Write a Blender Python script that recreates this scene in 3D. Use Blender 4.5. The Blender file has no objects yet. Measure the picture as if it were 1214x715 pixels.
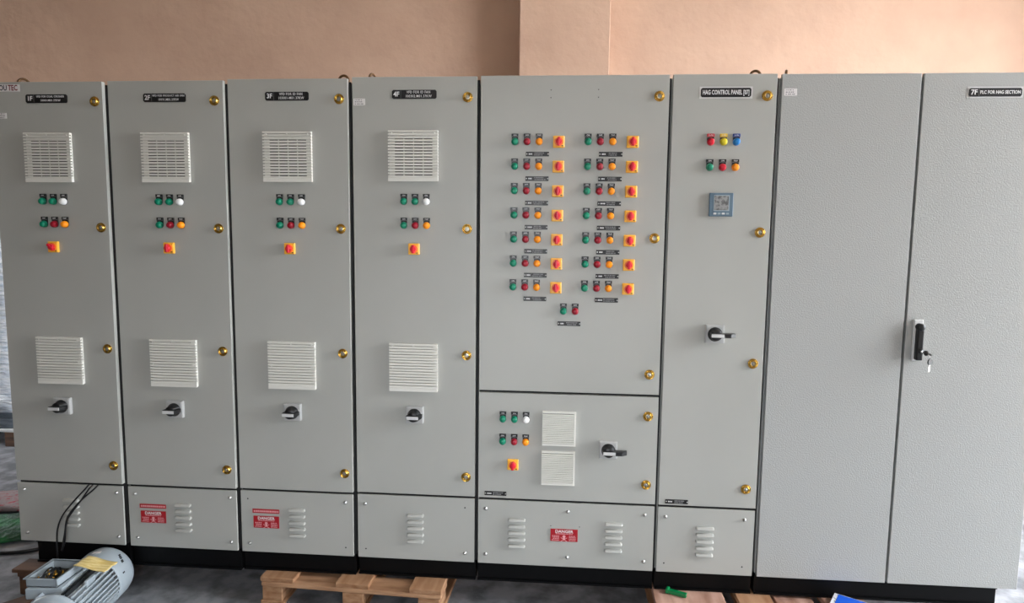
import bpy, bmesh, math, random
from mathutils import Vector, Matrix
R = math.radians
random.seed(7)
scene = bpy.context.scene
col = scene.collection

# ------------------------------------------------------------------ camera
F_PX = 779.58
cr = Vector((0.99699476, 0.07659855, 0.01158082))
cu = Vector((-0.01936951, 0.10173491, 0.99462296))
cf = Vector((-0.07500851, 0.99185819, -0.10291284))
cam_d = bpy.data.cameras.new('camera')
cam_d.sensor_fit = 'HORIZONTAL'
cam_d.sensor_width = 36.0
cam_d.lens = F_PX / 1214 * 36.0
cam_d.clip_start = 0.05
cam = bpy.data.objects.new('camera', cam_d)
col.objects.link(cam)
m = Matrix(((cr.x, cu.x, -cf.x), (cr.y, cu.y, -cf.y), (cr.z, cu.z, -cf.z))).to_4x4()
m.translation = Vector((2.61669, -3.07821, 1.72076))
cam.matrix_world = m
scene.camera = cam

# ------------------------------------------------------------------ world, sun, daylight portals, exposure
FLOOR = -0.144
CEIL = 4.9
XL, XR = -4.6, 7.8            # inner faces of the side walls
YB, YF = 3.4, -3.7            # inner faces of the back and front walls
OP_R = (-1.9, 1.7, FLOOR, 4.3)       # doorway in the right wall  (y0, y1, z0, z1)
OP_L = (0.7, 1.95, 0.9, 2.3)          # unseen opening added in the left wall to light the wrapped load
OP_F = (2.05, 2.5, .5, 2.5)          # unseen opening added in the front wall as fill (x0, x1, z0, z1)

world = bpy.data.worlds.new('sky'); scene.world = world
world.use_nodes = True
wn = world.node_tree.nodes; wl = world.node_tree.links
bg = wn['Background']
bg.inputs['Color'].default_value = (0.87, 0.93, 1.0, 1)
bg.inputs['Strength'].default_value = 28.5

sun_d = bpy.data.lights.new('sun', 'SUN')
sun_d.energy = 2.0; sun_d.angle = R(0.6); sun_d.color = (1.0, 0.93, 0.84)
sun = bpy.data.objects.new('sun', sun_d); col.objects.link(sun)
sun.rotation_euler = Vector((-0.60, -0.30, -0.74)).to_track_quat('-Z', 'Y').to_euler()

def portal(name, loc, rot, sx, sy):
    d = bpy.data.lights.new(name, 'AREA'); d.shape = 'RECTANGLE'; d.size = sx; d.size_y = sy
    d.cycles.is_portal = True
    o = bpy.data.objects.new(name, d); col.objects.link(o); o.location = loc; o.rotation_euler = rot
portal('doorway_portal', (XR + .22, (OP_R[0]+OP_R[1])/2, (OP_R[2]+OP_R[3])/2), (0, R(90), 0), OP_R[3]-OP_R[2], OP_R[1]-OP_R[0])
portal('left_fill_portal', (XL - .22, (OP_L[0]+OP_L[1])/2, (OP_L[2]+OP_L[3])/2), (0, R(-90), 0), OP_L[3]-OP_L[2], OP_L[1]-OP_L[0])
portal('front_fill_portal', ((OP_F[0]+OP_F[1])/2, YF - .22, (OP_F[2]+OP_F[3])/2), (R(90), 0, 0), OP_F[1]-OP_F[0], OP_F[3]-OP_F[2])

vs = scene.view_settings
vs.view_transform = 'Standard'; vs.look = 'None'; vs.gamma = 1.0; vs.use_curve_mapping = False
vs.exposure = -0.15
scene.display_settings.display_device = 'sRGB'

# ------------------------------------------------------------------ materials
def srgb(r, g, b):
    f = lambda c: (c/255/12.92) if c/255 <= .04045 else ((c/255+.055)/1.055)**2.4
    return (f(r), f(g), f(b), 1)
MATS = {}
def mat(name, color, rough=.5, metal=0, spec=.5, coat=0, noise=None, bump=None, trans=0):
    m = bpy.data.materials.new(name); m.use_nodes = True
    nt = m.node_tree; b = nt.nodes['Principled BSDF']
    b.inputs['Base Color'].default_value = color
    b.inputs['Roughness'].default_value = rough
    b.inputs['Metallic'].default_value = metal
    b.inputs['Specular IOR Level'].default_value = spec
    b.inputs['Coat Weight'].default_value = coat
    b.inputs['Transmission Weight'].default_value = trans
    tc = nt.nodes.new('ShaderNodeTexCoord')
    def tex(scale, detail=4, stretch=None):
        n = nt.nodes.new('ShaderNodeTexNoise'); n.inputs['Scale'].default_value = scale
        n.inputs['Detail'].default_value = detail
        if stretch:
            mp = nt.nodes.new('ShaderNodeMapping'); mp.inputs['Scale'].default_value = stretch
            nt.links.new(tc.outputs['Object'], mp.inputs['Vector']); nt.links.new(mp.outputs[0], n.inputs['Vector'])
        else:
            nt.links.new(tc.outputs['Object'], n.inputs['Vector'])
        return n
    if noise:   # (scale, colour2, stretch, lo, hi)
        n = tex(noise[0], 6, noise[2])
        r = nt.nodes.new('ShaderNodeMapRange'); r.inputs[1].default_value = noise[3]; r.inputs[2].default_value = noise[4]
        mx = nt.nodes.new('ShaderNodeMix'); mx.data_type = 'RGBA'
        mx.inputs[6].default_value = color; mx.inputs[7].default_value = noise[1]
        nt.links.new(n.outputs[0], r.inputs[0]); nt.links.new(r.outputs[0], mx.inputs[0])
        nt.links.new(mx.outputs[2], b.inputs['Base Color'])
    if bump:    # (scale, strength, distance, stretch)
        n = tex(bump[0], 3, bump[3] if len(bump) > 3 else None)
        bp = nt.nodes.new('ShaderNodeBump'); bp.inputs['Strength'].default_value = bump[1]; bp.inputs['Distance'].default_value = bump[2]
        nt.links.new(n.outputs[0], bp.inputs['Height']); nt.links.new(bp.outputs[0], b.inputs['Normal'])
    MATS[name] = m
    return m

paint = mat('grey_paint', srgb(174, 174, 168), .42, bump=(420, .12, .0006), noise=(1.3, srgb(168, 168, 162), None, .4, .65))
paint7 = mat('grey_textured_paint', srgb(168, 169, 166), .30, bump=(165, .9, .0018))
seal = mat('dark_seal_and_shade', srgb(28, 28, 28), .7)
carc = mat('carcass_paint', srgb(120, 121, 118), .5)
black = mat('black_base_paint', srgb(5, 5, 6), .5, spec=.15)
plastic = mat('black_plastic', srgb(20, 20, 21), .38)
plate_b = mat('black_nameplate', srgb(10, 10, 11), .4)
white_t = mat('engraved_white', srgb(225, 225, 225), .6)
dim_t = mat('engraved_grey', srgb(135, 135, 135), .6)
grille_m = mat('white_plastic', srgb(222, 220, 212), .5)
slot_m = mat('dark_slot', srgb(70, 68, 60), .9)
steel = mat('zinc_steel', srgb(190, 190, 188), .3, 1)
brass = mat('brass', srgb(192, 152, 72), .24, 1)
iso_grey = mat('isolator_grey', srgb(176, 176, 174), .42)
greyplate = mat('light_grey_plastic', srgb(205, 205, 203), .42)
green = mat('green_lens', srgb(0, 128, 96), .3)
red = mat('red_lens', srgb(150, 12, 36), .28)
red2 = mat('bright_red_lens', srgb(205, 20, 45), .28)
amber = mat('amber_lens', srgb(255, 150, 12), .3)
whitel = mat('white_lens', srgb(240, 240, 238), .3)
yellowl = mat('yellow_lens', srgb(225, 205, 40), .3)
bluel = mat('blue_lens', srgb(20, 120, 190), .3)
red_t = mat('red_legend', srgb(190, 35, 50), .5)
yel_t = mat('yellow_legend', srgb(225, 185, 50), .5)
blu_t = mat('blue_legend', srgb(35, 60, 130), .5)
sw_yel = mat('switch_yellow', srgb(255, 188, 60), .38)
sw_org = mat('switch_orange', srgb(246, 120, 50), .4)
sw_red = mat('switch_red', srgb(214, 22, 48), .35)
sign_r = mat('danger_red', srgb(168, 14, 30), .4)
sign_t = mat('danger_print', srgb(226, 160, 164), .5)
lab_w = mat('white_sticker', srgb(225, 222, 220), .6)
ink = mat('ink', srgb(70, 70, 80), .7)
logo_k = mat('logo_navy', srgb(18, 20, 40), .5)
logo_r = mat('logo_maroon', srgb(120, 14, 34), .5)
meter_b = mat('meter_blue_grey', srgb(92, 114, 130), .4)
meter_s = mat('meter_screen', srgb(150, 150, 148), .25, noise=(60, srgb(100, 100, 100), None, .45, .6))
meter_f = mat('meter_screen_frame', srgb(150, 165, 172), .4)
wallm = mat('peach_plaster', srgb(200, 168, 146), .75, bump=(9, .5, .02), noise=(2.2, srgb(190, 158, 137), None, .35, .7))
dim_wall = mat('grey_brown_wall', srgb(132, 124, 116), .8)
ceilm = mat('ceiling_white', srgb(215, 205, 195), .8)
floorm = mat('rough_concrete', srgb(138, 140, 144), .75, bump=(60, .5, .004), noise=(9, srgb(92, 94, 98), None, .38, .64))
groundm = mat('outside_concrete', srgb(190, 184, 176), .85, noise=(3, srgb(165, 160, 152), None, .3, .7))
wood = mat('pallet_wood', srgb(176, 136, 102), .75, noise=(14, srgb(140, 96, 62), (1.2, .25, 3), .35, .68), bump=(30, .4, .003, (1, .15, 3)))
woodx = mat('pallet_wood_cross', srgb(190, 148, 112), .75, noise=(14, srgb(134, 92, 62), (.25, 1.2, 3), .35, .68), bump=(30, .4, .003, (.15, 1, 3)))
wood_p = mat('pallet_wood_pink', srgb(188, 150, 132), .75, noise=(14, srgb(138, 98, 78), (1.2, .25, 3), .35, .68), bump=(30, .4, .003, (1, .15, 3)))
wood_d = mat('dark_wood', srgb(98, 68, 46), .7, noise=(12, srgb(64, 42, 28), (.25, 1.2, 3), .35, .68))
motor_p = mat('motor_grey_paint', srgb(158, 168, 174), .42, bump=(90, .2, .001))
motor_d = mat('motor_dark', srgb(30, 32, 34), .6)
paper = mat('yellow_paper', srgb(236, 214, 150), .7, bump=(60, .4, .002), noise=(60, srgb(214, 186, 110), (.3, 2, 1), .4, .6))
film = mat('stretch_film', srgb(244, 248, 252), .22, bump=(7, 1.0, .05, (1, 1, 5)), noise=(6, srgb(212, 222, 234), (1, 1, 5), .4, .62))
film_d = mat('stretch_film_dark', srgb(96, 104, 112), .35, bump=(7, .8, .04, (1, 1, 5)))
greens = mat('green_sack', srgb(20, 110, 52), .45, bump=(14, 1, .03), noise=(8, srgb(10, 60, 30), None, .4, .6))
whites = mat('printed_white_sack', srgb(140, 124, 124), .6, bump=(14, .7, .02), noise=(22, srgb(150, 45, 60), (1, 3, 1), .54, .58))
grn_pl = mat('green_plastic', srgb(8, 120, 66), .25)
bluebx = mat('blue_card', srgb(14, 84, 196), .5)
whiteb = mat('white_card', srgb(225, 225, 228), .6, noise=(40, srgb(120, 120, 120), None, .55, .6))
rubber = mat('black_rubber', srgb(12, 12, 13), .4)
eye_m = mat('dull_bronze_steel', srgb(110, 84, 60), .38, .9)

# ------------------------------------------------------------------ mesh helpers
class MB:
    def __init__(s): s.bm = bmesh.new(); s.mats = []
    def _mi(s, m):
        if m not in s.mats: s.mats.append(m)
        return s.mats.index(m)
    def _fin(s, n0, m, M=None, smooth=False):
        fs = list(s.bm.faces)[n0:]
        i = s._mi(m)
        for f in fs: f.material_index = i; f.smooth = smooth
        if M is not None:
            vs_ = {v for f in fs for v in f.verts}
            bmesh.ops.transform(s.bm, matrix=M, verts=list(vs_))
    def box(s, x0, x1, y0, y1, z0, z1, m, bev=0, seg=1, M=None):
        t = bmesh.new()
        bmesh.ops.create_cube(t, size=1)
        for v in t.verts:
            v.co = Vector((x0+(v.co.x+.5)*(x1-x0), y0+(v.co.y+.5)*(y1-y0), z0+(v.co.z+.5)*(z1-z0)))
        if bev: bmesh.ops.bevel(t, geom=list(t.edges), offset=bev, segments=seg, affect='EDGES', profile=.5)
        s.merge(t, m, M, smooth=False); return s
    def merge(s, t, m, M=None, smooth=False):
        n0 = len(s.bm.faces)
        if M is not None: bmesh.ops.transform(t, matrix=M, verts=list(t.verts))
        mp = {}
        for v in t.verts: mp[v] = s.bm.verts.new(v.co)
        i = s._mi(m)
        for f in t.faces:
            try:
                g = s.bm.faces.new([mp[v] for v in f.verts]); g.material_index = i; g.smooth = smooth
            except ValueError: pass
        t.free()
    def prism(s, pts, y0, y1, m, smooth=False, M=None):
        """outline (x,z) extruded from y0 (front) to y1"""
        t = bmesh.new()
        a = [t.verts.new((x, y0, z)) for x, z in pts]; b = [t.verts.new((x, y1, z)) for x, z in pts]
        t.faces.new(a); t.faces.new(b[::-1])
        n = len(pts)
        for k in range(n): t.faces.new((a[k], b[k], b[(k+1) % n], a[(k+1) % n]))
        bmesh.ops.recalc_face_normals(t, faces=list(t.faces))
        s.merge(t, m, M, smooth); return s
    def lathe(s, prof, m, n=24, M=None, smooth=True, cap=True, sx=1, sz=1):
        """profile (r, y) revolved about the y axis"""
        t = bmesh.new(); rings = []
        for r, y in prof:
            if r < 1e-6: rings.append([t.verts.new((0, y, 0))])
            else: rings.append([t.verts.new((r*math.cos(2*math.pi*k/n)*sx, y, r*math.sin(2*math.pi*k/n)*sz)) for k in range(n)])
        for A, B_ in zip(rings, rings[1:]):
            for k in range(n):
                k2 = (k+1) % n
                if len(A) == 1 and len(B_) == 1: continue
                if len(A) == 1: t.faces.new((A[0], B_[k], B_[k2]))
                elif len(B_) == 1: t.faces.new((A[k], B_[0], A[k2]))
                else: t.faces.new((A[k], B_[k], B_[k2], A[k2]))
        if cap:
            for rg in (rings[0], rings[-1]):
                if len(rg) > 1: t.faces.new(rg)
        bmesh.ops.recalc_face_normals(t, faces=list(t.faces))
        s.merge(t, m, M, smooth); return s
    def tube(s, pts, r, m, n=8):
        t = bmesh.new(); P = [Vector(p) for p in pts]; rings = []
        up = Vector((0.13, 1, .21)).normalized()
        for i, p in enumerate(P):
            d = (P[min(i+1, len(P)-1)] - P[max(i-1, 0)]).normalized()
            a = d.cross(up).normalized(); b = d.cross(a)
            rings.append([t.verts.new(p + r*(math.cos(2*math.pi*k/n)*a + math.sin(2*math.pi*k/n)*b)) for k in range(n)])
        for A, B_ in zip(rings, rings[1:]):
            for k in range(n): t.faces.new((A[k], B_[k], B_[(k+1) % n], A[(k+1) % n]))
        t.faces.new(rings[0]); t.faces.new(rings[-1][::-1])
        bmesh.ops.recalc_face_normals(t, faces=list(t.faces))
        s.merge(t, m, None, True); return s
    def mesh(s, name):
        me = bpy.data.meshes.new(name); s.bm.to_mesh(me); s.bm.free()
        for mm in s.mats: me.materials.append(mm)
        return me
def catmull(pts, k=8):
    P = [Vector(p) for p in pts]; P = [P[0]] + P + [P[-1]]; out = []
    for i in range(1, len(P)-2):
        for j in range(k):
            t = j/k; a, b, c, d = P[i-1:i+3]
            out.append(.5*((2*b)+(-a+c)*t+(2*a-5*b+4*c-d)*t*t+(-a+3*b-3*c+d)*t**3))
    out.append(P[-2]); return out
def link(name, me, parent=None, loc=(0, 0, 0), rot=None, label=None):
    o = bpy.data.objects.new(name, me); col.objects.link(o)
    o.parent = parent; o.location = loc
    if rot: o.rotation_euler = rot
    if label: o['label'] = label
    return o
def tag(o, label, cat, group=None):
    o['label'] = label; o['category'] = cat
    if group: o['group'] = group
    return o
def thing(name, loc, label, cat, group=None, rz=0):
    o = bpy.data.objects.new(name, None); col.objects.link(o); o.location = loc; o.rotation_euler = (0, 0, rz)
    o.empty_display_size = .1
    return tag(o, label, cat, group)
def struct(name, mb):
    o = link(name, mb.mesh(name)); o['kind'] = 'structure'; return o
TXT = {}
def text_mesh(s, size, m, sx=1.0, extr=.0004, align='CENTER'):
    key = (s, size, m.name, sx, align)
    if key in TXT: return TXT[key]
    c = bpy.data.curves.new('lettering', 'FONT'); c.body = s; c.size = size; c.extrude = extr
    c.offset = size*(.02 if size > .019 else .008); c.space_character = 1.0 if size > .019 else 1.12; c.align_x = align; c.align_y = 'CENTER'; c.resolution_u = 2
    o = bpy.data.objects.new('lettering_src', c); col.objects.link(o)
    dg = bpy.context.evaluated_depsgraph_get(); dg.update()
    me = bpy.data.meshes.new_from_object(o.evaluated_get(dg))
    col.objects.unlink(o); bpy.data.objects.remove(o)
    for v in me.vertices:    # text plane (x, y) -> facade plane (x, z), facing -y
        x, y, z = v.co; v.co = (x*sx, -z, y)
    me.materials.clear(); me.materials.append(m); me.name = 'lettering'
    TXT[key] = me; return me

# ------------------------------------------------------------------ the room
T = .22
W = MB()
W.box(XL-T, XR+T, YB, YB+T, FLOOR-.1, CEIL, wallm)
struct('wall_back', W)
W = MB()    # pilaster standing out of the back wall
W.box(2.19, 3.005, YB-.32, YB+.01, FLOOR, CEIL, wallm, bev=.006)
struct('trim_1', W)
def wall_x(name, x0, x1, op):
    w = MB()
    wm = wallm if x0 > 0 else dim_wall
    w.box(x0, x1, YF, op[0], FLOOR-.1, CEIL, wm); w.box(x0, x1, op[1], YB, FLOOR-.1, CEIL, wm)
    w.box(x0, x1, op[0], op[1], op[3], CEIL, wm)
    if op[2] > FLOOR: w.box(x0, x1, op[0], op[1], FLOOR-.1, op[2], wm)
    struct(name, w)
wall_x('wall_right', XR, XR+T, OP_R)
wall_x('wall_left', XL-T, XL, OP_L)
w = MB()
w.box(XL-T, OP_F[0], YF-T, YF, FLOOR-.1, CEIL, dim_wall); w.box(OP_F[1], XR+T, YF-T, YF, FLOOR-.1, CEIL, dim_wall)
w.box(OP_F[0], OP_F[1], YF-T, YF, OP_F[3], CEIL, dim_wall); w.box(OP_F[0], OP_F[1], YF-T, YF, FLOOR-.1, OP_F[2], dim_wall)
struct('wall_front', w)
w = MB(); w.box(XL-T, XR+T, YF-T, YB+T, CEIL, CEIL+.15, ceilm); struct('ceiling', w)
w = MB(); w.box(XL-T, XR+T, YF-T, YB+T, FLOOR-.1, FLOOR, floorm); struct('floor', w)
w = MB(); w.box(-40, 50, -45, 40, FLOOR-.3, FLOOR-.101, groundm); struct('ground', w)

# ------------------------------------------------------------------ shared part meshes
def mk_holder(tag_m):
    h = MB()
    pts = [(-.0145, .034), (.0145, .034), (.0145, .0)] + [(.0145*math.cos(R(-a)), .0155*math.sin(R(-a))) for a in range(15, 166, 15)] + [(-.0145, 0)]
    h.prism(pts, -.007, 0, plastic)
    h.box(-.0162, .0162, -.009, -.001, .0205, .036, tag_m, bev=.001)
    h.box(-.0162, .0162, -.0092, -.0088, .0222, .0235, dim_t)
    return h.mesh('pilot_lamp')
HOLD = {None: mk_holder(plastic), 'r': mk_holder(red_t), 'y': mk_holder(yel_t), 'b': mk_holder(blu_t)}
def mk_lens(m):
    h = MB()
    h.lathe([(.0163, -.006), (.0163, -.013), (.0155, -.014)], m, 28, cap=False)
    h.lathe([(.0155, -.014), (.0150, -.020), (.0125, -.0245), (.0088, -.0272), (.004, -.0282), (0, -.0284)], m, 28, cap=False)
    return h.mesh('lens')
LENS = {k: mk_lens(v) for k, v in dict(green=green, red=red, red2=red2, amber=amber, white=whitel, yellow=yellowl, blue=bluel).items()}
def lamp(cab, x, z, c, txt='ON', hold=None):
    names = {'red2': 'bright red'}
    o = link('pilot_lamp', HOLD[hold], cab, (x, 0, z), label=names.get(c, c) + ' pilot lamp with ' + ({None: 'black', 'r': 'red', 'y': 'yellow', 'b': 'blue'}[hold]) + ' legend')
    link('lens', LENS[c], o)
    link('lettering', text_mesh(txt, .0085, white_t, 1.0), o, (0, -.0094, .0285))
h = MB()
h.box(-.0265, .0265, -.013, 0, -.0265, .0265, sw_yel, bev=.0025)
h.box(-.023, .023, -.0145, -.012, -.023, .023, sw_yel, bev=.001)
SWP = h.mesh('selector_switch')
h = MB(); h.lathe([(.0195, -.0135), (.0195, -.0175), (.0175, -.018), (0, -.018)], sw_org, 28, cap=False, smooth=False); SWD = h.mesh('dial')
h = MB()
h.lathe([(.0135, -.0175), (.0135, -.030), (.0115, -.032), (0, -.032)], sw_red, 24, cap=False)
h.box(-.0062, .0062, -.036, -.018, -.0195, .0195, sw_red, bev=.003, seg=2)
SWK = h.mesh('knob')
h = MB(); h.box(-.004, .004, -.0152, -.0144, -.002, .002, plastic); SWM = h.mesh('screw_mark')
def switch(cab, x, z, ang=0):
    o = link('selector_switch', SWP, cab, (x, 0, z), label='yellow rotary selector switch with a red knob')
    link('dial', SWD, o, label='orange dial')
    link('knob', SWK, o, rot=(0, R(ang), 0), label='red knob')
    link('screw_mark', SWM, o, (.0165, 0, -.0185))
h = MB()
h.lathe([(.0225, 0), (.0235, -.0035), (.0225, -.006), (.0200, -.0055), (.0185, -.0040), (.0165, -.0055), (.0150, -.0105), (.0130, -.0125), (.0112, -.0118), (.0102, -.006)], brass, 32, cap=False)
LOCKR = h.mesh('door_lock')
h = MB()
h.lathe([(.0103, -.0055), (.0085, -.0062), (.0065, -.0062)], steel, 20, cap=False)
h.lathe([(.0068, -.006), (.0062, -.0105), (.004, -.0118), (0, -.012)], steel, 4, cap=False, smooth=False)
LOCKC = h.mesh('lock_core')
def lock(cab, x, z, a=0):
    o = link('door_lock', LOCKR, cab, (x, 0, z), label='brass quarter-turn lock'); link('lock_core', LOCKC, o, rot=(0, R(a), 0))
# pressed louvre: elongated hood
def mk_louvre():
    t = bmesh.new(); L, H, D = .0425, .0088, .013; n, mseg = 24, 5; rings = []
    for j in range(mseg+1):
        ph = j/mseg*math.pi/2; k = math.cos(ph)**.55; d = math.sin(ph)**.8*D
        rg = []
        for i in range(n):
            a = 2*math.pi*i/n; cx = (L-H)*(1 if math.cos(a) > 0 else -1)
            zz = H*math.sin(a)*(.30+.70*k)
            rg.append(t.verts.new((cx + H*math.cos(a)*(.25+.75*k), -d*(1-.35*zz/H), zz)))
        rings.append(rg)
    for A, B_ in zip(rings, rings[1:]):
        for i in range(n): t.faces.new((A[i], B_[i], B_[(i+1) % n], A[(i+1) % n]))
    t.faces.new(rings[-1]); bmesh.ops.recalc_face_normals(t, faces=list(t.faces))
    q = MB(); q.merge(t, paint, None, True); return q.mesh('louvre')
LOUV = mk_louvre()
h = MB(); h.lathe([(.0085, 0), (.0085, -.0015), (.0062, -.002), (.0060, -.006), (.0045, -.0085), (0, -.0092)], steel, 14, cap=False); SCREW = h.mesh('screw')
h = MB(); h.lathe([(.0038, -.0006), (.0, -.0006)], seal, 12, cap=False); HOLE = h.mesh('screw_hole')
h = MB(); h.lathe([(.0024, -.0006), (.0, -.0006)], seal, 10, cap=False); HOLES = h.mesh('screw_hole')
# black tag plates under each lamp row
def mk_tag(seed):
    rnd = random.Random(seed); q = MB()
    q.box(-.0535, .0535, -.003, 0, -.0105, .0105, plate_b, bev=.0008)
    for sx in (-1, 1): q.lathe([(.0032, -.0032), (.0022, -.0045), (0, -.0048)], steel, 8, M=Matrix.Translation((sx*.049, 0, 0)), cap=False)
    me = q.mesh('name_tag')
    q = MB(); x = -.040
    while x < -.024: w_ = rnd.uniform(.003, .005); q.box(x, x+w_, -.0034, -.0029, -.003, .003, white_t); x += w_+.0015
    for zz in (.0042, -.0042):
        x = -.016 + rnd.uniform(0, .008); xe = .030 + rnd.uniform(-.008, .008)
        while x < xe:
            w_ = rnd.uniform(.0022, .0042); q.box(x, x+w_, -.0034, -.0029, zz-.0024, zz+.0024, dim_t); x += w_+rnd.choice((.001, .001, .0028))
    return me, q.mesh('lettering')
def nametag(cab, x, z, seed):
    a, b = mk_tag(seed); o = link('name_tag', a, cab, (x, 0, z), label='small black engraved tag'); link('lettering', b, o)
# louvred vent grilles
def mk_slat(w_, h_, d0, d1):
    q = MB(); t = bmesh.new()
    prof = [(d0, h_*.5), (d1*.9, h_*.5), (d1, h_*.25), (d1, -h_*.5), (d0, -h_*.32)]   # (depth, z)
    a = [t.verts.new((-w_/2, -d, z)) for d, z in prof]; b = [t.verts.new((w_/2, -d, z)) for d, z in prof]
    t.faces.new(a); t.faces.new(b[::-1])
    for k in range(5): t.faces.new((a[k], b[k], b[(k+1) % 5], a[(k+1) % 5]))
    bmesh.ops.recalc_face_normals(t, faces=list(t.faces))
    q.merge(t, grille_m); return q.mesh('slat')
SL = mk_slat(.234, .0088, .004, .021); SLB = mk_slat(.234, .0185, .004, .021); SLS = mk_slat(.152, .0052, .003, .0145)
h = MB(); h.lathe([(.003, -.016), (.003, -.0212), (0, -.0216)], grille_m, 8, cap=False); GSCR = h.mesh('screw')
def grille(cab, x, z, open_slots):
    """x, z centre; 234 mm square"""
    q = MB(); q.box(-.115, .115, -.007, 0, -.115, .115, grille_m, bev=.001)
    if open_slots:
        for k in range(13):
            zz = .117 - .0137*(k+3) + .0012
            for s_ in range(4):
                x0 = -.087 + s_*.0455; q.box(x0, x0+.040, -.0085, -.0065, zz-.0035, zz+.0025, slot_m)
    o = link('vent_grille', q.mesh('vent_grille'), cab, (x, 0, z), label='white square louvred vent grille')
    for k in range(16): link('slat', SL, o, (0, 0, .117 - .0054 - .0137*k))
    link('slat', SLB, o, (0, 0, -.117+.00925))
    for sx, zz in ((-.1, .104), (0, .104), (.1, .104), (-.1, -.006), (.1, -.006)): link('screw', GSCR, o, (sx, 0, zz))
def grille_small(cab, x, z):
    q = MB(); q.box(-.080, .080, -.006, 0, -.084, .084, grille_m, bev=.001)
    q.box(-.080, .080, -.012, -.005, .0745, .084, grille_m, bev=.001); q.box(-.080, .080, -.012, -.005, -.084, -.072, grille_m, bev=.001)
    q.box(.072, .080, -.0118, -.005, -.073, .075, grille_m)
    q.box(-.078, .070, -.0068, -.0055, .0715, .0745, slot_m)
    o = link('vent_grille', q.mesh('vent_grille'), cab, (x, 0, z), label='small white louvred vent grille')
    for k in range(16): link('slat', SLS, o, (-.004, 0, .067 - .0089*k))
# rotary isolator handles
def isolator(cab, x, z, long_tip):
    q = MB(); q.box(-.042, .042, -.021, 0, -.042, .042, iso_grey, bev=.002)
    q.box(-.037, .037, -.0225, -.020, -.037, .037, iso_grey, bev=.0008)
    o = link('isolator_switch', q.mesh('isolator_switch'), cab, (x, 0, z), label='grey square isolator plate with a black rotary handle')
    q = MB(); q.lathe([(.0330, -.0215), (.0330, -.026), (.0270, -.032), (.0255, -.055), (.0235, -.058), (0, -.058)], plastic, 32, cap=False)
    link('hub', q.mesh('hub'), o)
    q = MB()
    if long_tip:
        pr = [(-.030, -.050), (-.028, -.071), (.060, -.073), (.084, -.058), (.084, -.040), (.030, -.036), (.0, -.045)]
    else:
        pr = [(-.030, -.050), (-.030, -.073), (.033, -.075), (.040, -.050), (.041, -.030), (.020, -.030), (0, -.045)]
    t = bmesh.new(); a = [t.verts.new((px, py, .0095)) for px, py in pr]; b = [t.verts.new((px, py, -.0095)) for px, py in pr]
    t.faces.new(a); t.faces.new(b[::-1])
    for k in range(len(pr)): t.faces.new((a[k], b[k], b[(k+1) % len(pr)], a[(k+1) % len(pr)]))
    bmesh.ops.recalc_face_normals(t, faces=list(t.faces)); bmesh.ops.bevel(t, geom=list(t.edges), offset=.0015, segments=1, affect='EDGES')
    q.merge(t, plastic); hd = link('handle', q.mesh('handle'), o, label='black handle')
    q = MB(); q.box(-.027, .030, -.0770 if not long_tip else -.0745, -.071, -.0075, .0075, greyplate, bev=.0005)
    lb = link('handle_label', q.mesh('handle_label'), o, label='silver insert plate')
# eyebolts
def mk_eye():
    q = MB(); t = bmesh.new(); N, n, Rr, r = 24, 8, .0235, .0062; V = []
    for i in range(N):
        A = 2*math.pi*i/N
        V.append([t.verts.new(((Rr+r*math.cos(2*math.pi*j/n))*math.cos(A), r*math.sin(2*math.pi*j/n), .034+(Rr+r*math.cos(2*math.pi*j/n))*math.sin(A))) for j in range(n)])
    for i in range(N):
        for j in range(n): t.faces.new((V[i][j], V[(i+1) % N][j], V[(i+1) % N][(j+1) % n], V[i][(j+1) % n]))
    bmesh.ops.recalc_face_normals(t, faces=list(t.faces)); q.merge(t, eye_m, None, True)
    Mx = Matrix.Rotation(R(-90), 4, 'X')   # y axis -> -z... keep upright collar
    q.lathe([(.018, 0), (.018, .006), (.009, .009), (.008, .012)], eye_m, 16, M=Matrix.Rotation(R(90), 4, 'X'))
    return q.mesh('lifting_eyebolt')
EYE = mk_eye()

# ------------------------------------------------------------------ cabinets
DEP = .55
def plate(cab, x, z, w_, h_, big, lines, y=0, one=False, frame=False):
    q = MB()
    if frame: q.box(-w_/2-.006, w_/2+.006, -.0015, 0, -h_/2-.006, h_/2+.006, greyplate, bev=.0005)
    c = .006; hw, hh = w_/2, h_/2
    q.prism([(-hw+c, -hh), (hw-c, -hh), (hw, -hh+c), (hw, hh-c), (hw-c, hh), (-hw+c, hh), (-hw, hh-c), (-hw, -hh+c)], -.0035, 0, plate_b)
    if big: q.box(-hw+.041, -hw+.0418, -.0039, -.003, -hh+.002, hh-.002, dim_t)
    o = link('nameplate', q.mesh('nameplate'), cab, (x, y, z), label='black engraved nameplate')
    if big: link('lettering', text_mesh(big, .030, white_t, .95), o, (-hw+.021, -.0038, 0))
    if lines:
        cx = .020 if big else 0
        if len(lines) == 1:
            s, sx = lines[0][1], lines[0][2]
            link('lettering', text_mesh(lines[0][0], s, white_t, sx), o, (cx, -.0038, 0))
        else:
            for (s, sz, sx), zz in zip(lines, (.0092, -.0088)): link('lettering', text_mesh(s, sz, white_t, sx), o, (cx, -.0038, zz))
def sticker(cab, x, z, w_=.055, h_=.03):
    q = MB(); q.box(-w_/2, w_/2, -.0008, 0, -h_/2, h_/2, lab_w)
    o = link('sticker', q.mesh('sticker'), cab, (x, 0, z), label='small white paper sticker')
    q = MB(); rnd = random.Random(3)
    for zz in (.009, 0, -.009):
        xx = -w_/2+.006
        while xx < w_/2-.014: a = rnd.uniform(.002, .008); q.box(xx, xx+a, -.0011, -.0007, zz-.0016, zz+.0016, ink); xx += a+rnd.uniform(.001, .006)
    link('lettering', q.mesh('lettering'), o)
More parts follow.
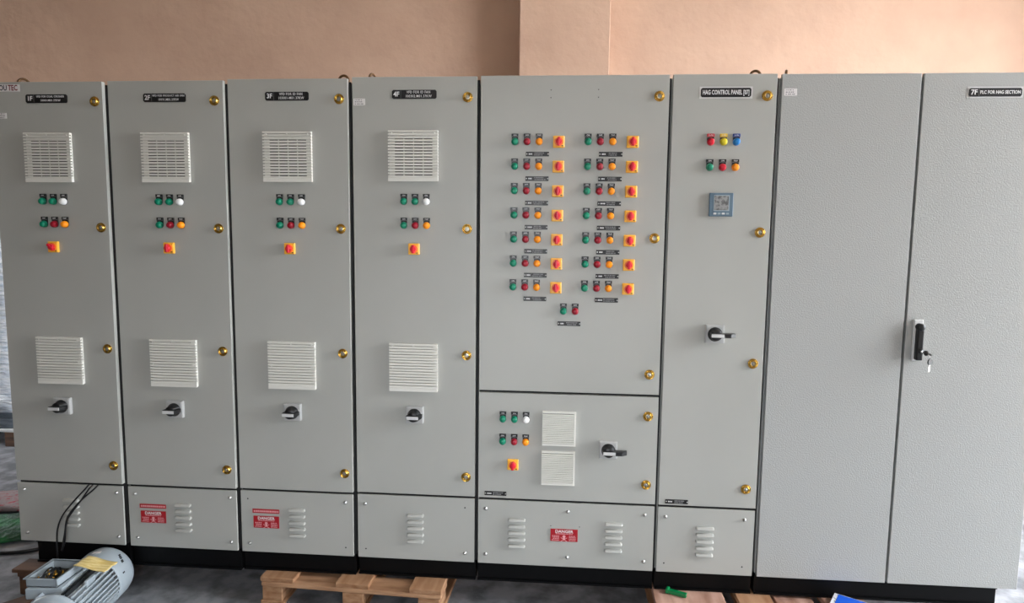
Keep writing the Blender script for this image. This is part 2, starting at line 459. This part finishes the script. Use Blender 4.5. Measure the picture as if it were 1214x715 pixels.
def cabinet(name, x0, x1, ztop, zbot, zpl, label, pmat=paint, base=(0, 0), splitz=None, plinth=True, xsplit=None):
    """front faces of doors in the plane y=0; returns the empty at (x0,0,0)"""
    c = thing(name, (x0, 0, 0), label, 'electrical cabinet', 'switchboard cabinets bolted side by side')
    w_ = x1-x0; zb = .10
    q = MB()
    # carcass: sides, back, top, bottom and front flange (hollow behind the doors)
    q.box(-.004, w_+.004, .030, DEP, zb+.003, ztop-.010, pmat, bev=.002)
    link('body', q.mesh('body'), c)
    q = MB(); q.box(.002, w_+(-.008 if x1 > 4.7 else .011 if 2.1 < x1 < 3.2 else .010), .0225, .0308, zb+.004, ztop-.012, seal); link('seal_gap_shade', q.mesh('seal_gap_shade'), c, label='black seal with painted gap shade')  # seal widened past the door to paint the cabinet gaps dark
    def door(a, b, z0, z1, nm='door'):
        q = MB(); q.box(a, b, 0, .022, z0, z1, pmat, bev=.0016, seg=2); return link(nm, q.mesh(nm), c)
    if xsplit:
        door(0, xsplit-.006, zbot, ztop); door(xsplit+.006, w_, zbot, ztop)
    elif splitz:
        door(0, w_, splitz[1], ztop); door(0, w_, zbot, splitz[0])
    else: door(0, w_, zbot, ztop)
    if plinth:
        q = MB(); q.box(0, w_-.001, .002, .012, zb, zpl, pmat, bev=.0016, seg=2); link('plinth_cover', q.mesh('plinth_cover'), c)
    # base channel: web set back between two flanges
    b0, b1 = base[0]-.003, w_+.003-base[1]
    q = MB(); q.box(b0, b1, .020, .075, .086, zb+.003, black); q.box(b0, b1, .030, .040, .008, .09, black); q.box(b0, b1, .020, .075, .0, .010, black)
    q.box(b0, b1, .46, .515, .0, zb+.003, black)
    for xa in (b0, b1-.05): q.box(xa, xa+.05, .04, .47, .0, zb+.003, black)
    link('base_frame', q.mesh('base_frame'), c, label='black steel channel base')
    return c
def stagger_for_light(c, d):
    """added stagger: first cabinets set forward so their door edges catch light; sizes read off the facade plane are refitted"""
    k = d/3.08; x0 = c.location.x; fx = lambda x: x + k*(2.617-x); fz = lambda z: z + k*(1.72-z)
    c.location = (fx(x0), -d, 0)
    for ch in [o for o in col.objects if o.parent is c]:
        if ch.location.length < 1e-6:
            for v in ch.data.vertices: v.co.x = fx(v.co.x+x0)-fx(x0); v.co.z = fz(v.co.z) if v.co.z > .02 else v.co.z
        else: ch.location.x = fx(ch.location.x+x0)-fx(x0); ch.location.z = fz(ch.location.z)
def plinth_bits(c, w_, dz, louv, screws, holes):
    for lx in louv:
        for k in range(5): link('louvre', LOUV, c, (lx, .002, .329+dz-.0332*k))
    for x, z in screws: link('screw', SCREW, c, (x, .002, z+dz), label='zinc screw')
    for x, z in holes: link('screw_hole', HOLE, c, (x, .002, z+dz))
def danger(c, x, z, w_=.132, h_=.062, strip=True):
    q = MB(); q.box(-w_/2, w_/2, -.0015, .002, -h_/2, h_/2, sign_r, bev=.0005)
    o = link('danger_sign', q.mesh('danger_sign'), c, (x, 0, z), label='red danger sign')
    link('lettering', text_mesh('DANGER', .0205, lab_w, 1.05), o, (0, -.002, .0195))
    q = MB(); rnd = random.Random(5)
    # skull with crossed bones and small print blocks
    q.lathe([(.0075, -.0019), (0, -.0021)], sign_t, 14, M=Matrix.Translation((0, 0, -.006)), cap=False)
    q.box(-.005, .005, -.0021, -.0014, -.021, -.013, sign_t)
    for a in (32, -32): q.box(-.018, .018, -.0020, -.0014, -.0012, .0012, sign_t, M=Matrix.Translation((0, 0, -.021)) @ Matrix.Rotation(R(a), 4, 'Y'))
    for zz in (-.003, -.010, -.017, -.024):
        for sx in (-1, 1):
            xx = .024
            while xx < w_/2-.012: a = rnd.uniform(.003, .008); q.box(min(sx*xx, sx*(xx+a)), max(sx*xx, sx*(xx+a)), -.0020, -.0014, zz-.0017, zz+.0017, sign_t); xx += a+.0022
    xx = -.040
    while xx < .040: a = rnd.uniform(.003, .007); q.box(xx, xx+a, -.0020, -.0014, .0058, .0098, sign_t); xx += a+.002
    link('small_print', q.mesh('small_print'), o)
    if strip:
        q = MB(); q.box(-.069, .069, -.0015, .002, -.0105, .0105, sign_r, bev=.0005)
        o = link('warning_strip', q.mesh('warning_strip'), c, (x-.001, 0, z+.0565), label='narrow red warning strip')
        q = MB(); xx = -.062
        while xx < .060: a = rnd.uniform(.004, .007); q.box(xx, xx+a, -.0020, -.0014, -.0045, .0045, sign_t); xx += a+.0022
        link('lettering', q.mesh('lettering'), o)

XS = {1: -.170, 2: .430, 3: 1.025, 4: 1.626}
names = {
 1: ('VFD FOR COAL CRUSHER', '10003.M01.37KW', 'tall grey cabinet whose nameplate reads 1F, behind the electric motor'),
 2: ('VFD FOR PRODUCT AIR FAN', '10191.M01.37KW', 'tall grey cabinet whose nameplate reads 2F, red danger sign on its base'),
 3: ('VFD FOR ID FAN', '103001-M01.37KW', 'tall grey cabinet whose nameplate reads 3F, red danger sign on its base'),
 4: ('VFD FOR ID FAN', '100302.M01.37KW', 'tall grey cabinet whose nameplate reads 4F, white sticker at its top left corner')}
DZ = {1: -.012, 2: -.010, 3: -.005, 4: .001}
LOCK_A = [20, 65, 10, 40, 80, 30]
for i in (1, 2, 3, 4):
    x0 = XS[i]; w_ = {1: .572, 2: .573, 3: .579, 4: .586}[i]; dz = DZ[i]
    c = cabinet('control_cabinet', x0, x0+w_, 2.434+dz, .437+dz, .425+dz, names[i][2], base=(.07 if i == 1 else 0, 0))
    dx = {1: 0, 2: -.006, 3: 0, 4: 0}[i]
    grille(c, .290+dx, 2.073+dz, True)
    grille(c, .288+dx, 1.074+dz, False)
    for k, (a, t_) in enumerate((('green', 'R'), ('green', 'Y'), ('white', 'B'))): lamp(c, .2435+dx+.0535*k, 1.863+dz, a, 'ON')
    for k, (a, t_) in enumerate((('green', 'ON'), ('red', 'OFF'), ('amber', 'TRIP'))): lamp(c, .2435+dx+.0540*k, 1.752+dz, a, t_)
    switch(c, {1: .284, 2: .279, 3: .288, 4: .291}[i], 1.641+dz, -45 if i == 1 else 0)
    for k, z in enumerate((2.340, 1.738, 1.137, .535)): lock(c, {1: .533, 2: .530, 3: .539, 4: .543}[i], z+dz, LOCK_A[(k*2+i) % 6])
    isolator(c, {1: .287, 2: .279, 3: .286, 4: .293}[i], .841+dz, False)
    plate(c, {1: .289, 2: .284, 3: .289, 4: .294}[i], 2.354+dz, .209, .040, '%dF' % i, [(names[i][0], .0165 if i > 2 else .0135, .82), (names[i][1], .0165 if i > 2 else .0145, .85)])
    # plinth cover fixings: screws where fitted, open holes where missing
    cor = [(.037, .378), (.538, .379), (.040, .145), (.538, .145)]
    miss = {1: [], 2: [], 3: [0, 3], 4: [1, 2]}[i]
    plinth_bits(c, w_, 0, [.291], [p for k, p in enumerate(cor) if k not in miss], [p for k, p in enumerate(cor) if k in miss])
    if i in (2, 3): danger(c, .131, .260)
    if i == 1:
        link('lifting_eyebolt', EYE, c, (-.123-x0+.0, .15, 2.412), rot=(0, 0, R(50)))
        q = MB(); q.box(-.058, .062, -.0008, 0, -.016, .017, lab_w); o = link('logo_sticker', q.mesh('logo_sticker'), c, (.091, 0, 2.393), label='white logo sticker')
        link('lettering', text_mesh('YOU', .036, logo_k, .74, .0006), o, (-.031, -.0009, 0), label='navy letters')
        link('lettering', text_mesh('TEC', .036, logo_r, .74, .0006), o, (.027, -.0009, 0), label='maroon letters')
        sticker(c, .052, 2.262, .05, .026)
    if i == 3: link('lifting_eyebolt', EYE, c, (1.537-x0, .15, 2.419))
    if i == 4:
        link('lifting_eyebolt', EYE, c, (1.681-x0, .15, 2.425), rot=(0, 0, R(66)))
        sticker(c, .034, 2.322)
    if i < 4: stagger_for_light(c, {1: .042, 2: .024, 3: .010}[i])  # made-up forward steps that let the door edges catch light

# 5: wide cabinet with the lamp matrix
c = cabinet('control_cabinet', 2.229, 3.082, 2.437, .437, .425, 'wide grey cabinet with two columns of seven lamp and switch rows', splitz=(.960, .972))
for cx, n0 in ((.1605, 0), (.4945, 20)):
    for k in range(7):
        z = 2.1405 - .11155*k
        xx = cx - .0003*k
        for j, (a, t_) in enumerate((('green', 'ON'), ('red', 'OFF'), ('amber', 'TRIP'))): lamp(c, xx+.0555*j, z, a, t_)
        switch(c, xx+.201, z-.0005, random.choice((0, 3, -4)))
        nametag(c, xx+.104, z-.055, n0+k)
lamp(c, .397, 1.3615, 'green', 'ON'); lamp(c, .452, 1.3615, 'red', 'OFF'); nametag(c, .425, 1.302, 40)
for x, z in ((.322, 2.372), (.322, 2.338), (.537, 2.373), (.537, 2.339)): link('screw_hole', HOLES, c, (x, 0, z))
for k, (x, z) in enumerate(((.809, 2.342), (.808, 1.706), (.806, 1.069), (.806, .868), (.807, .533))): lock(c, x, z, LOCK_A[k])
for k, a in enumerate(('green', 'green', 'white')): lamp(c, .118+.0555*k, .8345, a, 'ON')
for k, (a, t_) in enumerate((('green', 'ON'), ('red', 'OFF'), ('amber', 'TRIP'))): lamp(c, .118+.0555*k, .7245, a, t_)
switch(c, .169, .6095, 0)
grille_small(c, .388, .795); grille_small(c, .387, .600)
isolator(c, .623, .702, True)
nametag(c, .085, .460, 41)
plinth_bits(c, .853, 0, [.1905, .660], [(.036, .380), (.438, .381), (.806, .382), (.037, .147), (.438, .149), (.807, .147)], [])
for x in (.357, .496): link('screw_hole', HOLES, c, (x, .002, .307))
danger(c, .422, .262, strip=False)

# 6: HAG cabinet
c = cabinet('control_cabinet', 3.098, 3.552, 2.438, .437, .425, 'narrow grey cabinet with a power meter and the plate HAG CONTROL PANEL [07]')
plate(c, .232, 2.357, .220, .040, None, [('HAG CONTROL PANEL [07]', .0275, .60)], frame=True)
for k, (a, hh, t_) in enumerate((('red2', 'r', 'R-PH'), ('yellow', 'y', 'Y-PH'), ('blue', 'b', 'B-PH'))): lamp(c, .173+.0565*k, 2.1405, a, t_, hh)
for k, (a, t_) in enumerate((('green', 'ON'), ('red2', 'OFF'), ('amber', 'TRIP'))): lamp(c, .173+.0565*k, 2.028, a, t_)
q = MB(); q.box(-.0525, .0525, -.015, 0, -.0525, .0525, meter_b, bev=.002)
o = link('power_meter', q.mesh('power_meter'), c, (.230, 0, 1.861), label='blue grey digital power meter')
q = MB(); q.box(-.034, .036, -.0162, -.0145, -.028, .043, meter_f); q.box(-.031, .032, -.0166, -.0155, -.025, .040, meter_s); link('screen', q.mesh('screen'), o, label='grey screen')
for k in range(4):
    q = MB(); q.box(-.0065, .0065, -.017, -.0145, -.004, .004, meter_f if k % 2 else greyplate, bev=.0008); link('button', q.mesh('button'), o, (-.027+.0185*k, 0, -.040))
for k, z in enumerate((2.342, 1.738, 1.134, .531)): lock(c, (.412, .410, .408, .404)[k], z, LOCK_A[k+1])
isolator(c, .226, 1.270, True)
nametag(c, .085, .456, 42)
plinth_bits(c, .454, 0, [.2235], [(.036, .378), (.406, .378)], [(.036, .145), (.405, .144)])
link('lifting_eyebolt', EYE, c, (.398, .15, 2.428))

# 7: two-door PLC cabinet without plinth cover
c = cabinet('control_cabinet', 3.573, 4.754, 2.437, .100, .425, 'widest grey cabinet with two full height textured doors and a 7F nameplate', pmat=paint7, base=(0, .075), plinth=False, xsplit=.5965)
plate(c, .899, 2.353, .218, .036, '7F', [('PLC FOR HAG SECTION', .0200, .78)], frame=True)
sticker(c, .038, 2.358)
link('lifting_eyebolt', EYE, c, (.062, .15, 2.427), rot=(0, 0, R(75))); link('lifting_eyebolt', EYE, c, (1.160, .15, 2.427))
q = MB(); q.box(-.021, .021, -.014, 0, -.094, .094, greyplate, bev=.004, seg=2)
o = link('swing_handle', q.mesh('swing_handle'), c, (.650, 0, 1.262), label='black swing lever handle with a lock and keys')
q = MB(); q.box(-.014, .014, -.040, -.012, -.088, .058, plastic, bev=.006, seg=3); q.lathe([(.0165, -.012), (.0165, -.040), (.012, -.044), (0, -.045)], plastic, 20, M=Matrix.Translation((0, 0, .062)), cap=False); link('lever', q.mesh('lever'), o, label='black lever')
q = MB(); q.lathe([(.0125, -.039), (.0125, -.048), (.009, -.050), (0, -.050)], plastic, 20, cap=False, M=Matrix.Translation((0, 0, -.045))); q.lathe([(.005, -.049), (.005, -.052), (0, -.0525)], steel, 12, cap=False, M=Matrix.Translation((0, 0, -.045))); link('lock_barrel', q.mesh('lock_barrel'), o)
def key_mesh():
    q = MB(); q.prism([(.0115*math.cos(R(a)), .0145*math.sin(R(a))) for a in range(0, 360, 24)], -.003, .003, plastic)
    q.box(-.0035, .0035, -.001, .001, -.045, -.012, steel); q.box(.003, .0055, -.001, .001, -.043, -.028, steel); return q.mesh('key')
KEY = key_mesh()
link('key', KEY, o, (.0, -.088, -.045), rot=(R(-90), R(90), 0), label='black headed key in the lock')
link('key', KEY, o, (.026, -.075, -.086), rot=(0, R(6), R(20)), label='black headed key hanging')
q = MB(); q.tube([(.012+.014*math.cos(R(a))*.6, -.080, -.060+.016*math.sin(R(a))) for a in range(0, 361, 30)], .0011, steel, 6); link('key_ring', q.mesh('key_ring'), o)

# ------------------------------------------------------------------ cables hanging out of the first cabinet
def wall_cable(pts, label):
    q = MB(); q.tube(catmull(pts), .0038, rubber); o = link('cable', q.mesh('cable')); tag(o, label, 'cable', 'thin black cables hanging from the first cabinet')
wall_cable([(.262, -0.050, .4385), (.248, -0.062, .418), (.185, -0.064, .352), (.125, -0.070, .275), (.085, -0.060, .190), (.082, -0.064, .085), (.080, -0.060, .040)], 'leftmost thin black cable hanging below the 1F door, bowed to the left')
wall_cable([(.283, -0.050, .4385), (.268, -0.062, .418), (.215, -0.066, .345), (.150, -0.064, .260), (.125, -0.064, .170), (.105, -0.062, .090)], 'middle thin black cable hanging straight below the 1F door')
wall_cable([(.310, -0.050, .4385), (.293, -0.060, .418), (.232, -0.082, .360), (.160, -0.082, .270), (.143, -0.082, .160), (.120, -0.078, .095)], 'rightmost thin black cable below the 1F door, starting nearest the louvres')

# ------------------------------------------------------------------ pallets under the cabinets
def board(mb_args, parent, name, m):
    q = MB(); q.box(*mb_args, m, bev=.003); return link(name, q.mesh(name), parent)
LOW = FLOOR
# middle pallet
P = thing('wooden_pallet', (1.141, -.055, FLOOR), 'brown wooden pallet under the grey cabinets reading 3F and 4F', 'pallet', rz=R(-2.6))
H = -FLOOR
for xa, xb in ((0, .175), (.392, .560), (.765, .925)): board((xa, xb, 0, 1.0, H-.024, H), P, 'deck_board', wood)
for ya in (.0, .43, .86): board((0.005, .925, ya, ya+.13, H-.048, H-.0245), P, 'cross_board', woodx)
for ya in (.004, .43, .86):
    for xa, xb in ((.008, .112), (.425, .530), (.808, .915)): board((xa, xb, ya, ya+.14, .022, H-.0485), P, 'block', wood_d if False else wood)
for xa, xb in ((0, .12), (.415, .535), (.80, .925)): board((xa, xb, 0, 1.0, 0, .0215), P, 'skid_board', wood)
# right pallet
P = thing('wooden_pallet', (3.085, -.20, FLOOR), 'pale pinkish wooden pallet sticking out below the HAG cabinet, green plastic on it', 'pallet', rz=R(0))
for xa, xb, ms in ((0, .335, wood_p), (.395, .560, wood), (.58, .76, wood_p), (.80, 1.0, wood_p)): board((xa, xb, (0 if xa < .57 else .06), 1.0, H-.024 - (0 if xa < .57 or xa > .79 else .012), H - (0 if xa < .57 or xa > .79 else .012)), P, 'deck_board', ms)
for ya in (.01, .43, .86):
    board((0.005, .995, ya, ya+.13, H-.0600, H-.0365), P, 'cross_board', woodx)
    for xa, xb in ((.008, .112), (.45, .55), (.89, .99)): board((xa, xb, ya, ya+.13, .022, H-.0605), P, 'block', wood)
for xa, xb in ((0, .12), (.44, .56), (.88, 1.0)): board((xa, xb, 0, 1.0, 0, .0215), P, 'skid_board', wood)
# left skid
P = thing('wooden_skid', (-.135, -.108, FLOOR), 'short dark brown wooden skid under the left end of the cabinets', 'wooden skid')
for ya, yb in ((0, .115), (.40, .52), (.85, .97)): board((0, .27, ya, yb, H-.020, H), P, 'deck_board', wood_d)
for xa in (.02, .165):
    board((xa, xa+.09, 0.01, .96, H-.045, H-.0205), P, 'cross_board', wood_d)
    for ya in (.02, .41, .85): board((xa, xa+.09, ya, ya+.10, .0, H-.0455), P, 'block', wood_d)
q = MB(); q.box(-.5, .06, -.045, .045, 0, .03, wood_d, bev=.003)
o = link('plank', q.mesh('plank'), None, (-.02, -.19, FLOOR), rot=(0, 0, R(52))); tag(o, 'loose narrow dark plank on the floor left of the electric motor', 'plank')

# ------------------------------------------------------------------ electric motor (axis roughly along y, fan cowl at the back)
MZ = .134
P = thing('electric_motor', (.3835, -.328, FLOOR), 'grey electric motor with an open terminal box lying before cabinet 1F', 'electric motor', rz=R(8))
q = MB(); q.lathe([(.110, -.165), (.110, .130)], motor_p, 40)
for k in range(40):
    a = 2*math.pi*k/40
    if 62 < math.degrees(a) < 118 or 225 < math.degrees(a) < 315: continue
    q.box(-.0034, .0034, -.165, .128, .108, .131, motor_p, M=Matrix.Rotation(math.pi/2 - a, 4, 'Y'))
link('stator_housing', q.mesh('stator_housing'), P, (0, 0, MZ), label='grey finned housing')
q = MB(); q.lathe([(.126, .128), (.126, .136)], motor_d, 40); link('cowl_seam', q.mesh('cowl_seam'), P, (0, 0, MZ), label='dark ring')
q = MB(); q.lathe([(.129, .134), (.1325, .140), (.1325, .245), (.128, .268), (.112, .280), (0, .281)], motor_p, 48)
cw = link('fan_cowl', q.mesh('fan_cowl'), P, (0, 0, MZ), label='smooth grey fan cowl')
for a, y_ in ((52, .232), (48.5, .225), (45, .222), (40, .214), (37, .212), (18, .18)):
    q = MB(); q.box(-.0035, .0035, y_-.010, y_+.006, .1318, .1332, motor_d, M=Matrix.Rotation(R(90-a), 4, 'Y')); link('stamp_mark', q.mesh('stamp_mark'), cw)
q = MB(); q.box(-.020, .020, .195, .215, .1318, .1332, lab_w, M=Matrix.Rotation(R(-6), 4, 'Y')); link('label_patch', q.mesh('label_patch'), cw)
q = MB(); q.lathe([(.0, -.220), (.045, -.220), (.052, -.205), (.095, -.198), (.122, -.185), (.126, -.170), (.126, -.163)], motor_p, 40)
for k in range(4):
    q.lathe([(.009, -.196), (.009, -.206), (0, -.207)], steel, 6, M=Matrix.Rotation(R(45+90*k), 4, 'Y') @ Matrix.Translation((.108, 0, 0)), cap=False, smooth=False)
link('end_shield', q.mesh('end_shield'), P, (0, 0, MZ))
q = MB(); q.lathe([(.019, -.218), (.019, -.290), (.017, -.293), (0, -.293)], steel, 24, cap=False); link('shaft', q.mesh('shaft'), P, (0, 0, MZ), label='bare steel shaft')
for sx in (-1, 1):
    q = MB(); q.box(min(sx*.06, sx*.135), max(sx*.06, sx*.135), -.13, .10, 0, .016, motor_p, bev=.003); q.box(min(sx*.07, sx*.082), max(sx*.07, sx*.082), -.12, .09, .01, .07, motor_p); link('foot', q.mesh('foot'), P)
# pedestal under the terminal box, its right wall carries two knock-outs
q = MB(); q.box(-.150, .012, -.115, .085, MZ+.075, MZ+.125, motor_p, bev=.004)
link('box_pedestal', q.mesh('box_pedestal'), P)
bx0, bx1, by0, by1, bz0, bz1 = -.143, -.002, -.112, .055, MZ+.125, MZ+.168
q = MB(); tw = .006
q.box(bx0, bx1, by0, by1, bz0, bz0+.006, motor_d)
q.box(bx0, bx0+tw, by0, by1, bz0, bz1, motor_p); q.box(bx1-tw, bx1, by0, by1, bz0, bz1, motor_p)
q.box(bx0, bx1, by0, by0+tw, bz0, bz1, motor_p); q.box(bx0, bx1, by1-tw, by1, bz0, bz1, motor_p)
for a in ((bx0-.008, bx0+.006, by0-.008, by1+.008), (bx1-.006, bx1+.008, by0-.008, by1+.008), (bx0, bx1, by0-.008, by0+.006), (bx0, bx1, by1-.006, by1+.008)): q.box(*a, bz1-.004, bz1, motor_p)
tb = link('terminal_box', q.mesh('terminal_box'), P, rot=(0, 0, R(-6)), label='open grey terminal box')
for r_ in range(2):
    for k in range(3):
        q = MB(); q.lathe([(.009, 0), (.009, -.008), (.005, -.009), (.0042, -.024), (0, -.025)], brass, 10, M=Matrix.Rotation(R(-90), 4, 'X'), cap=False)
        link('terminal_stud', q.mesh('terminal_stud'), tb, (-.115+.035*k, -.075+.060*r_, bz0+.006), label='brass terminal stud')
for k in range(3):
    q = MB(); q.tube(catmull([(-.125+.02*k, .02, bz0+.01), (-.11+.02*k, .0, bz0+.035), (-.10+.016*k, -.05, bz0+.04), (-.10+.02*k, -.10, bz0+.015)]), .003, rubber, 6); link('winding_lead', q.mesh('winding_lead'), tb)
for yy in (-.075, .015):
    q = MB(); Mx = Matrix.Translation((.0125, yy, MZ+.099)) @ Matrix.Rotation(R(90), 4, 'Z')
    q.lathe([(.022, 0), (.022, -.004), (.018, -.005), (.017, -.002), (0, -.002)], motor_p, 22, M=Mx, cap=False); link('knock_out', q.mesh('knock_out'), P)
for xx in (.026, .044):
    q = MB(); q.box(xx, xx+.004, -.15, .12, MZ+.09, MZ+.118, motor_d); link('cooling_groove', q.mesh('cooling_groove'), P)
q = MB(); q.box(.066, .082, -.05, .02, MZ+.08, MZ+.12, motor_p, bev=.003); link('boss', q.mesh('boss'), P)

# creased yellow paper tag lying on the motor
t = bmesh.new(); nx, ny = 14, 5; G = []
for i in range(nx+1):
    row = []
    for j in range(ny+1):
        u_, v_ = i/nx, j/ny
        x = .400 + .156*u_ - .012*v_; y = -.262 - .075*v_ - .01*u_
        z = .178 - .020*u_ + .0025*math.sin(u_*7) - .003*math.sin(v_*4) - .012*v_*v_
        row.append(t.verts.new((x + (.004*math.sin(j*2.1) if i in (0, nx) else 0), y, z)))
    G.append(row)
for i in range(nx):
    for j in range(ny): t.faces.new((G[i][j], G[i+1][j], G[i+1][j+1], G[i][j+1]))
bmesh.ops.recalc_face_normals(t, faces=list(t.faces)); bmesh.ops.solidify(t, geom=list(t.faces), thickness=.0022)
q = MB(); q.merge(t, paper, None, True); o = link('paper_tag', q.mesh('paper_tag')); tag(o, 'creased yellow paper tag lying on top of the electric motor', 'paper')

# ------------------------------------------------------------------ small things on the right pallet
q = MB(); q.box(-.048, .048, -.013, .013, 0, .018, grn_pl, bev=.004, seg=2); q.box(-.052, -.036, -.017, .017, 0, .024, grn_pl, bev=.003); q.box(-.02, .045, -.004, .004, .014, .021, grn_pl, bev=.002)
q.lathe([(.008, 0), (.008, .02)], grn_pl, 12, M=Matrix.Translation((.048, 0, .009)) @ Matrix.Rotation(R(90), 4, 'Z'))
o = link('plastic_clip', q.mesh('plastic_clip'), None, (3.196, -.022, .0005), rot=(0, 0, R(-24))); tag(o, 'small green plastic piece lying on the pinkish pallet', 'plastic piece')
B_ = thing('cardboard_box', (3.972, -.100, 0.0), 'flat blue box with white edges on the pallet under the widest cabinet', 'box', rz=R(-32))
q = MB(); q.box(-.085, .085, -.085, .085, 0, .030, whiteb, bev=.002); link('box_body', q.mesh('box_body'), B_, label='white printed edges')
q = MB(); q.box(-.066, .066, -.078, .078, .029, .032, bluebx, bev=.001); link('lid_panel', q.mesh('lid_panel'), B_, label='plain blue top')

# ------------------------------------------------------------------ left background: wrapped load, sacks, floor cable
P = thing('wrapped_load', (-2.75, 2.05, FLOOR), 'tall load wrapped in shiny stretch film on a pallet left of the cabinets', 'wrapped load')
def wrap_mesh(x0, x1, y0, y1, z0, z1, m, amp):
    t = bmesh.new(); bmesh.ops.create_cube(t, size=1)
    bmesh.ops.subdivide_edges(t, edges=list(t.edges), cuts=14, use_grid_fill=True)
    for v in t.verts:
        x, y, z = v.co
        k = amp*(math.sin(9*z+3*x+5*y)+.6*math.sin(31*z+7*x-4*y)+.4*math.sin(57*z+11*(x+y)))
        r_ = 1 - .05*abs(2*x*2*y)**2
        v.co = Vector(((x0+x1)/2+(x*(x1-x0)+k*x)*r_, (y0+y1)/2+(y*(y1-y0)+k*y)*r_, z0+(z+.5)*(z1-z0)))
    q = MB(); q.merge(t, m, None, True); return q.mesh('wrap')
link('film_wrap', wrap_mesh(-.75, .75, 0, .95, .30, 1.95, film, .04), P, label='bright crinkled film')
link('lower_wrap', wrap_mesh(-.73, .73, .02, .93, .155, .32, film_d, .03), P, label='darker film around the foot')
for k in range(5):
    q = MB(); q.box(-.78, .78, .0+.205*k, .12+.205*k, .125, .15, greyplate, bev=.003); link('deck_board', q.mesh('deck_board'), P, label='pale board')
for xa in (-.78, -.07, .64):
    for ya in (0, .42, .83): q = MB(); q.box(xa, xa+.14, ya, ya+.11, 0, .125, wood_d, bev=.003); link('block', q.mesh('block'), P)
def sack(name, cx, cy, sx, sy, sz, m, rz, label, z0=FLOOR, tilt=0):
    t = bmesh.new(); bmesh.ops.create_icosphere(t, subdivisions=4, radius=1)
    for v in t.verts:
        d = v.co.copy(); k = 1+.06*math.sin(6*d.x+2*d.z)+.05*math.sin(11*d.y+4*d.x)+.03*math.sin(23*d.x-9*d.z)
        p_ = abs(d.z)**.8*(1 if d.z > 0 else -1)
        v.co = Vector((d.x*sx*k, d.y*sy*k, max(0, sz*(.45+.55*p_*k))+tilt*max(0, d.x)*(.4+.6*max(0, d.z))))
    q = MB(); q.merge(t, m, None, True); o = link(name, q.mesh(name), None, (cx, cy, z0), rot=(0, 0, rz)); tag(o, label, 'sack')
sack('sack', -.78, .56, .43, .19, .055, greens, R(10), 'crumpled green sack on the floor left of the 1F cabinet')
sack('sack', -.98, .93, .60, .14, .075, whites, R(8), 'white sack with red print behind the green sack')
q = MB(); q.tube(catmull([(-1.6, .18, FLOOR+.010), (-1.0, .22, FLOOR+.010), (-.65, .27, FLOOR+.010), (-.42, .33, FLOOR+.010), (-.28, .50, FLOOR+.010), (-.24, .9, FLOOR+.010)]), .010, rubber); o = link('floor_cable', q.mesh('floor_cable')); tag(o, 'thick black cable on the floor beside the green sack', 'cable')
